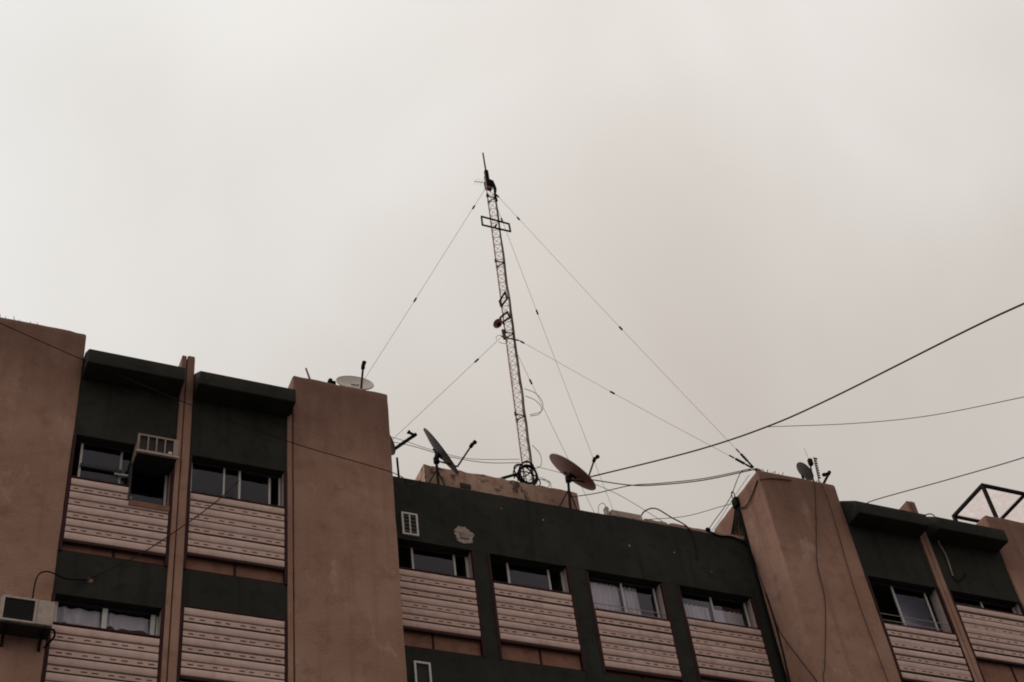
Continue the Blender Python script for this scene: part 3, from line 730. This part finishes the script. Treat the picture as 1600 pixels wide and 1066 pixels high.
# guy cross arms and loose cable loops
z = 32.45
obj('guy_bracket', MB().tube([(mast_x(z) - 0.30, MY - 0.1, z - 0.02), (mast_x(z) + 0.30, MY - 0.12, z - 0.05)], 0.022, 6).bar((mast_x(z) - 0.22, MY - 0.1, z + 0.30), (mast_x(z) - 0.20, MY - 0.1, z - 0.1), 0.06), 'mast_cable', mast)
def arc(c, rx, rz, a0, a1, y=MY - 0.15, k=14, tilt=0.0):
    return [(c[0] + rx * math.cos(a0 + (a1 - a0) * i / k), y + tilt * math.sin(a0 + (a1 - a0) * i / k), c[1] + rz * math.sin(a0 + (a1 - a0) * i / k)) for i in range(k + 1)]
obj('cable_loop', MB().tube(arc((15.27, 32.25), 0.19, 0.17, -2.2, 3.6), 0.009, 5), 'wire_grey', mast)
obj('cable_loop', MB().tube([(15.45, 4.2, 32.3), (15.36, 4.2, 31.7), (15.42, 4.2, 31.0), (15.40, 4.2, 30.3)], 0.010, 5, True), 'wire_grey', mast)
obj('cable_loop', MB().tube([(15.75, 4.2, 30.25), (16.10, 4.2, 30.15), (16.28, 4.2, 29.85), (16.20, 4.2, 29.45), (15.80, 4.2, 29.2)], 0.011, 5, True), 'wire_grey', mast)
obj('cable_loop', MB().tube([(15.75, 4.2, 29.95), (16.05, 4.2, 29.85), (16.22, 4.2, 29.60), (16.1, 4.2, 29.30), (15.80, 4.2, 29.15)], 0.011, 5, True), 'wire_grey', mast)
obj('cable_loop', MB().tube([(15.72, 4.2, 28.0), (15.92, 4.2, 27.7), (15.90, 4.2, 27.3), (15.70, 4.2, 27.1)], 0.011, 5, True), 'wire_grey', mast)

# ------------------------------------------------------------------ guy wires (insulators are their parts)
AL, AR, AB = Vector((8.07, 8.5, 24.6)), Vector((19.95, 0.10, 24.62)), Vector((21.6, 8.0, 22.6))
def guy(a, b, ins, label, turn=False):
    a, b = Vector(a), Vector(b)
    mid = a.lerp(b, 0.5) - Vector((0, 0, (b - a).length * 0.006))
    t = thing('guy_wire', label, 'guy wire', tuple(b), 'guy wires of the mast')
    obj('wire', MB().tube([a, mid, b], 0.0068, 5, True), 'wire_grey', t)
    for s in ins:
        d = (b - a).normalized(); p = a.lerp(b, s) - Vector((0, 0, (b - a).length * 0.006 * 4 * s * (1 - s)))
        obj('insulator', MB().tube([p - d * 0.08, p - d * 0.03, p + d * 0.03, p + d * 0.08], 0.029, 8), 'black_rubber', t)
    if turn:
        d = (b - a).normalized()
        obj('turnbuckle', MB().tube([b - d * 0.95, b - d * 0.78], 0.020, 6).tube([b - d * 0.72, b - d * 0.40], 0.034, 6).tube([b - d * 0.36, b - d * 0.12], 0.026, 6), 'black_rubber', t)
zu, zl = 39.85, 32.5
guy((mast_x(zu) - 0.16, MY, zu), AL, (0.055, 0.32), 'upper guy wire running from the mast head down to the left')
guy((mast_x(zu) + 0.16, MY, zu), AR, (0.02, 0.12, 0.55), 'upper guy wire running from the mast head to the right pier corner', True)
guy((mast_x(zu) + 0.14, MY + 0.1, zu), AB, (0.06, 0.26), 'upper guy wire running steeply from the mast head behind the parapet')
guy((mast_x(zl) - 0.26, MY, zl), AL, (0.10,), 'lower guy wire running from mid mast down to the left')
guy((mast_x(zl) + 0.26, MY, zl + 0.1), AR, (0.03, 0.44), 'lower guy wire running from mid mast to the right pier corner', True)
guy((mast_x(zl) + 0.2, MY + 0.1, zl - 0.2), AB, (0.10,), 'lower guy wire running steeply from mid mast behind the parapet')
tag(obj('anchor_post', MB().tube([(AL.x, AL.y, 22.6), (AL.x, AL.y, 24.75)], 0.06, 8), 'black_steel'), 'short steel anchor post on the roof behind the middle left pier', 'post')
t = thing('anchor_bolt', 'wire loops and eye bolt on the left corner of the right pier', 'anchor', (19.97, 0.12, TOP))
obj('eye_bolt', MB().tube([(19.98, 0.12, TOP - 0.05), (19.97, 0.11, TOP + 0.10)], 0.03, 7), 'cable_brown', t)
for k in range(4):
    c = (20.02 + k * 0.07, TOP + 0.06); obj('wire_loop', MB().tube(arc(c, 0.08 + 0.02 * (k % 2), 0.09, 0.2 * k, 5.0 + 0.3 * k, 0.08 + 0.04 * k, 12, 0.05), 0.012, 5), 'coping' if k % 2 else 'cable_brown', t)
for k in range(7):
    xx = 20.05 + k * 0.11; obj('wire_end', MB().tube([(xx, 0.10, TOP - 0.01), (xx + random.uniform(-0.02, 0.12), 0.06, TOP + random.uniform(0.05, 0.14))], 0.010, 4), 'cable_brown', t)

# ------------------------------------------------------------------ cable coil at the mast foot
t = thing('cable_coil', 'thick black cable coil tangled at the foot of the mast', 'cable', (15.2, 3.9, 24.99))
c0 = Vector((15.22, 3.9, 26.62))
def ring(rx, rz, off, rr, rot, y, mat='black_rubber', k=36):
    pts = []
    for i in range(k):
        a = 2 * math.pi * i / k
        x, z_ = rx * math.cos(a), rz * math.sin(a)
        pts.append(c0 + Vector((off[0] + x * math.cos(rot) - z_ * math.sin(rot), y + 0.1 * math.sin(a), off[1] + x * math.sin(rot) + z_ * math.cos(rot))))
    obj('turn', MB().tube(pts, rr, 7, closed=True), mat, t)
ring(0.25, 0.44, (0.06, -0.06), 0.033, -0.35, 0.0); ring(0.28, 0.47, (0.08, -0.08), 0.026, -0.42, 0.06); ring(0.19, 0.52, (-0.10, 0.02), 0.016, -0.75, -0.06)
ring(0.27, 0.42, (-0.02, 0.02), 0.022, 0.1, 0.1); ring(0.30, 0.36, (0.10, -0.16), 0.018, 0.5, 0.1, 'cable_brown')
ring(0.30, 0.24, (0.42, -0.22), 0.009, 0.2, 0.1, 'wire_grey'); ring(0.24, 0.30, (0.52, -0.26), 0.009, -0.3, 0.05, 'wire_grey'); ring(0.34, 0.22, (0.38, -0.36), 0.009, 0.6, 0.0, 'wire_grey')
obj('tail', MB().tube([c0 + Vector((-0.78, 0, -0.40)), c0 + Vector((-0.45, 0, -0.22)), c0 + Vector((-0.18, 0, -0.08))], 0.042, 7, True), 'black_rubber', t)
obj('tail', MB().tube([c0 + Vector((-0.40, 0, -0.30)), c0 + Vector((-0.25, 0, -0.05)), c0 + Vector((-0.12, 0, 0.25)), c0 + Vector((0.1, 0, 0.42)), c0 + Vector((0.3, 0, 0.2))], 0.022, 6, True), 'black_rubber', t)
obj('tail', MB().tube([c0 + Vector((-0.6, 0, -0.6)), c0 + Vector((-0.3, 0, -0.4)), c0 + Vector((-0.35, 0, 0.0)), c0 + Vector((-0.1, 0, 0.2)), c0 + Vector((0.0, 0, -0.5))], 0.012, 5, True), 'cable_brown', t)
stand = MB()
for xx in (-0.15, 0.1, 0.3): stand.tube([c0 + Vector((xx, 0.0, -1.63)), c0 + Vector((xx * 0.6, 0.05, -0.42))], 0.02, 6)
obj('support', stand, 'mast_steel', t)

# ------------------------------------------------------------------ overhead and hanging cables
def cable(pts, r, label, mat='cable_brown', name='cable', group='cables'):
    return tag(obj(name, MB().tube(pts, r * 0.88, 6, True), mat, None, pts[-1]), label, 'cable', group)
cable([(15.9, -14.5, 15.7), (16.63, -12, 17.53), (17.24, -10, 18.95), (17.48, -6, 21.01), (17.16, -4, 21.83), (16.86, -1.5, 23.16), (15.95, 1.75, 24.85), (15.5, 2.3, 25.0)], 0.021, 'thick dark cable sweeping from the brown dish up to the right edge')
cable([(15.8, 1.85, 24.82), (15.98, 1.8, 24.79), (16.92, 1.5, 24.57), (17.61, 1.2, 24.49), (18.68, 0.7, 24.48), (19.76, 0.1, 24.56), (19.96, 0.05, 24.62)], 0.018, 'sagging brown cable from the brown dish to the right pier corner')
cable([(15.3, 1.9, 24.14), (16.0, 1.8, 24.33), (16.93, 1.5, 24.56), (17.61, 1.19, 24.53), (18.68, 0.68, 24.52), (19.78, 0.08, 24.60)], 0.014, 'second brown cable twisted along the sagging one to the right pier', group='cables')
cable([(17.16, -4, 21.82), (17.35, -4.0, 21.90), (17.75, -6, 20.33), (17.80, -8, 18.78), (16.84, -11, 16.30), (16.0, -13, 14.6)], 0.009, 'thin slack wire leaving the thick cable towards the right edge')
cable([(23.06, -0.25, 23.78), (23.10, -0.3, 23.92), (23.12, -3, 22.44), (22.38, -6, 20.46), (21.6, -8, 19.1)], 0.015, 'dark cable rising from the right cornice to the right edge')
cable([(-1.6, -0.3, 24.90), (0.23, -0.3, 24.24), (0.79, -0.3, 24.05), (2.58, -0.3, 23.45), (4.99, -0.40, 22.62), (7.25, -0.3, 22.17), (9.59, -0.25, 21.88), (10.2, 0.4, 22.2), (10.9, 1.24, 23.18)], 0.013, 'dark cable slanting across the left pier and the middle left pier')
cable([(6.16, 0.03, 21.11), (5.69, -0.1, 20.36), (5.07, -0.1, 19.62), (4.15, -0.1, 18.63), (3.27, 0.04, 18.00)], 0.013, 'thin cable slanting across the left shutters down to a wall hole')
cable([(3.27, 0.04, 17.98), (2.86, -0.1, 17.82), (2.48, -0.2, 17.85), (2.28, -0.38, 17.55), (2.25, -0.38, 16.96)], 0.017, 'looping black cable from the wall hole to the outdoor air conditioner', 'black_rubber')
t = thing('cable_entry', 'ragged hole with pinkish plaster where a cable enters the green wall', 'hole', (3.27, 0.05, 17.9), None)
obj('plaster', MB().ball((3.29, 0.055, 17.98), 0.085, 9, 6, (1, 0.18, 0.8)), 'infill', t); obj('sleeve', MB().tube([(3.26, 0.1, 17.99), (3.24, 0.0, 17.97)], 0.035, 7), 'grille_dark', t)
cable([(21.62, 0.3, 24.60), (21.65, -0.03, 24.55), (21.30, -0.05, 23.20), (20.87, -0.05, 21.64), (20.74, -0.05, 20.45), (20.18, -0.05, 18.62), (19.98, -0.05, 18.04), (19.95, -0.05, 16.5)], 0.012, 'thin cable hanging down the middle of the right pier')
cable([(21.85, 0.3, 24.60), (21.83, -0.03, 24.55), (21.90, -0.03, 23.51), (21.83, -0.03, 22.04), (21.79, -0.03, 20.46), (21.88, -0.03, 18.34), (21.9, -0.03, 16.5)], 0.009, 'thinner cable hanging near the right edge of the right pier')
cable([(19.88, 1.1, 22.6), (19.87, 1.0, 21.2), (19.87, 0.88, 20.1), (19.87, 0.43, 18.97), (19.87, 0.05, 18.08), (19.87, -0.10, 17.4)], 0.012, 'cable crossing the lower left side of the right pier')
cable([(17.2, 2.1, 23.9), (17.52, 2.0, 23.94), (18.53, 1.7, 24.02), (19.52, 1.3, 24.26), (19.93, 1.15, 24.35)], 0.010, 'thin wire from the parapet to the black box on the right pier')
cable([(18.78, 1.3, 23.22), (18.95, 1.15, 23.46), (19.48, 0.9, 24.17), (19.70, 0.4, 24.73), (19.95, 0.1, 24.62)], 0.012, 'slanting brown wire from the parapet end up to the right pier corner')
cable([(18.88, 1.3, 23.22), (19.10, 1.1, 23.50), (19.62, 0.85, 24.25), (19.86, 0.3, 24.60)], 0.008, 'pale thin wire beside the slanting brown one at the right pier', 'coping')
cable([(9.7, 2.25, 25.35), (10.81, 2.6, 25.71), (12.05, 3.0, 25.92), (13.42, 3.6, 26.44), (15.24, 4.2, 27.35)], 0.009, 'upper thin wire from the middle left pier to the mast foot')
cable([(9.7, 2.25, 25.18), (11.18, 2.6, 25.55), (12.49, 3.0, 25.80), (13.9, 3.7, 26.50), (15.23, 4.2, 27.22)], 0.011, 'lower thin wire from the middle left pier to the mast foot')
cable([(15.75, 4.2, 27.2), (16.5, 3.4, 26.3), (17.2, 2.6, 25.2), (17.9, 1.9, 23.9), (18.2, 1.5, 23.2)], 0.008, 'thin slack wire from the mast foot to the beige coping')
# bundle on the side of the right pier
t = thing('cable_bundle', 'tangle of dark cables spilling down the side of the right pier', 'cables', (19.9, 1.3, 23.1))
obj('junction_box', MB().box(19.82, 19.93, 1.08, 1.30, 24.22, 24.50, 0.02), 'black_rubber', t)
obj('conduit', MB().tube([(19.90, 1.16, 24.3), (19.90, 1.17, 23.3), (19.90, 1.18, 20.8), (19.895, 1.16, 18.0)], 0.034, 7, True), 'black_rubber', t)
obj('conduit', MB().tube([(19.89, 1.02, 21.3), (19.89, 0.98, 20.4), (19.89, 1.0, 19.6), (19.88, 1.05, 18.6), (19.88, 1.02, 17.4)], 0.020, 7, True), 'black_rubber', t)
obj('cable_loop', MB().tube([(19.86, 1.15, 24.46), (19.83, 1.1, 24.62), (19.84, 1.2, 24.72), (19.88, 1.28, 24.58)], 0.014, 6, True), 'black_rubber', t)
for k in range(11):
    ye = 1.30 + 0.095 * k
    w1 = random.uniform(-0.05, 0.05)
    obj('strand', MB().tube([(19.88, 1.2, 24.35), (19.92, 1.22 + 0.03 * k, 24.05), (19.94, 1.26 + 0.07 * k + w1, 23.7), (19.95, ye, 23.35), (19.94, ye + 0.02, 23.15)], random.choice((0.010, 0.014, 0.018)), 5, True), random.choice(('black_rubber', 'cable_brown')), t)
obj('strand', MB().tube([(19.90, 0.1, 24.25), (19.89, 0.45, 24.05), (19.88, 0.8, 23.95), (19.88, 1.1, 24.1)], 0.018, 5, True), 'cable_brown', t)
obj('strand', MB().tube([(19.90, 0.02, 24.2), (20.3, -0.02, 24.30), (20.9, -0.02, 24.38)], 0.014, 5, True), 'cable_brown', t)
obj('strand', MB().tube([(18.75, 1.24, 23.25), (19.1, 1.22, 23.12), (19.5, 1.22, 23.16), (19.88, 1.2, 22.98)], 0.022, 5, True), 'black_rubber', t)
obj('cable_clamp', MB().ball((18.80, 1.24, 23.26), 0.075).ball((19.90, 1.2, 22.95), 0.04), 'black_rubber', t)
cable([(16.95, 1.5, 23.36), (17.05, 1.35, 23.58), (17.35, 1.25, 23.68), (17.75, 1.22, 23.45), (18.2, 1.22, 23.20), (18.3, 1.23, 22.7), (18.25, 1.235, 22.2)], 0.020, 'curved dark cable arching over the beige coping')
cable([(15.72, 1.4, 23.2), (15.75, 1.35, 23.5), (15.9, 1.35, 23.62), (16.0, 1.4, 23.5), (15.97, 1.4, 23.3)], 0.010, 'small loop of wire beside the white junction box', 'wire_grey')
tag(obj('junction_box', MB().box(15.98, 16.08, 1.42, 1.56, 23.2, 23.60, 0.015), 'appliance'), 'small upright white box on the parapet', 'box')
tag(obj('concrete_plank', MB().box(16.10, 16.98, 1.36, 1.62, 23.28, 23.48, 0.02), 'plaster_patch'), 'pale concrete plank lying on the parapet', 'plank')
tag(obj('parapet_rod', MB().tube([(10.43, 1.45, 22.9), (10.41, 1.45, 23.95)], 0.028, 7), 'black_steel'), 'short upright rod on the parapet next to the middle left pier', 'rod')
# downpipe on the right wing
t = thing('drain_pipe', 'pale flexible pipe hanging from the gap between the right cornices', 'pipe', (25.2, 0.0, 22.0))
obj('hose', MB().tube([(24.85, 0.1, 24.0), (24.95, -0.33, 23.85), (25.03, -0.38, 23.60), (25.10, -0.2, 23.40), (25.19, 0.0, 23.20), (25.28, 0.01, 22.77), (25.24, 0.01, 22.09)], 0.019, 7, True), 'appliance_tan', t)
obj('wire', MB().tube([(25.23, 0.03, 22.1), (25.32, 0.02, 21.95), (25.6, 0.03, 22.12), (25.75, 0.035, 22.3)], 0.013, 5, True), 'black_rubber', t)

# ------------------------------------------------------------------ aerials on the right pier
t = thing('yagi_antenna', 'upright yagi aerial with short toothed elements on the right pier', 'antenna', (22.19, 0.4, TOP))
a, b = Vector((22.15, 0.4, TOP)), Vector((22.29, 0.4, 25.86))
obj('boom', MB().tube([a, b], 0.016, 6), 'infill', t)
for k in range(9):
    p = a.lerp(b, 0.42 + 0.068 * k); L = 0.055 if k < 8 else 0.08
    obj('element', MB().bar(p + Vector((-0.01, 0, 0)), p + Vector((L, -0.03, -0.02)), 0.035), 'black_steel', t)
t = thing('whip_antenna', 'thin white whip aerial with a black coil block on the right pier', 'antenna', (22.0, 0.4, TOP))
obj('pole', MB().tube([(21.96, 0.4, TOP), (22.10, 0.4, 25.66)], 0.022, 7), 'black_steel', t)
obj('coil', MB().box(22.05, 22.17, 0.33, 0.45, 25.52, 25.74, 0.03), 'black_rubber', t)
obj('whip', MB().tube([(22.10, 0.4, 25.7), (22.06, 0.4, 26.15)], 0.008, 5), 'aluminium', t)

# ------------------------------------------------------------------ roof canopy at the far right
t = thing('roof_canopy', 'black steel roof canopy covered with milky translucent sheets', 'canopy', (28.6, 0.8, TOP))
x0, x1, y0, y1, z1, w = 28.60, 33.4, 0.80, 2.28, 26.58, 0.09
xb = [28.60, 30.16, 31.74, 33.4]
obj('front_beam', MB().bar((x0 - w / 2, y0, z1), (x1, y0, z1), w), 'black_steel', t)
obj('rear_beam', MB().bar((x0 - w / 2, y1, z1), (x1, y1, z1), w), 'black_steel', t)
for x in xb: obj('rafter', MB().bar((x, y0 + w / 2, z1 + 0.002), (x, y1 - w / 2, z1 + 0.002), w), 'black_steel', t)
for x in xb[0::3]:
    for yy in (y0, y1): obj('post', MB().bar((x, yy, TOP), (x, yy, z1 - w / 2), w), 'black_steel', t)
for a, b in zip(xb[:-1], xb[1:]):
    obj('sheet', MB().box(a + w / 2, b - w / 2, y0 + w / 2, y1 - w / 2, z1 + 0.01, z1 + 0.02), 'sheet', t)
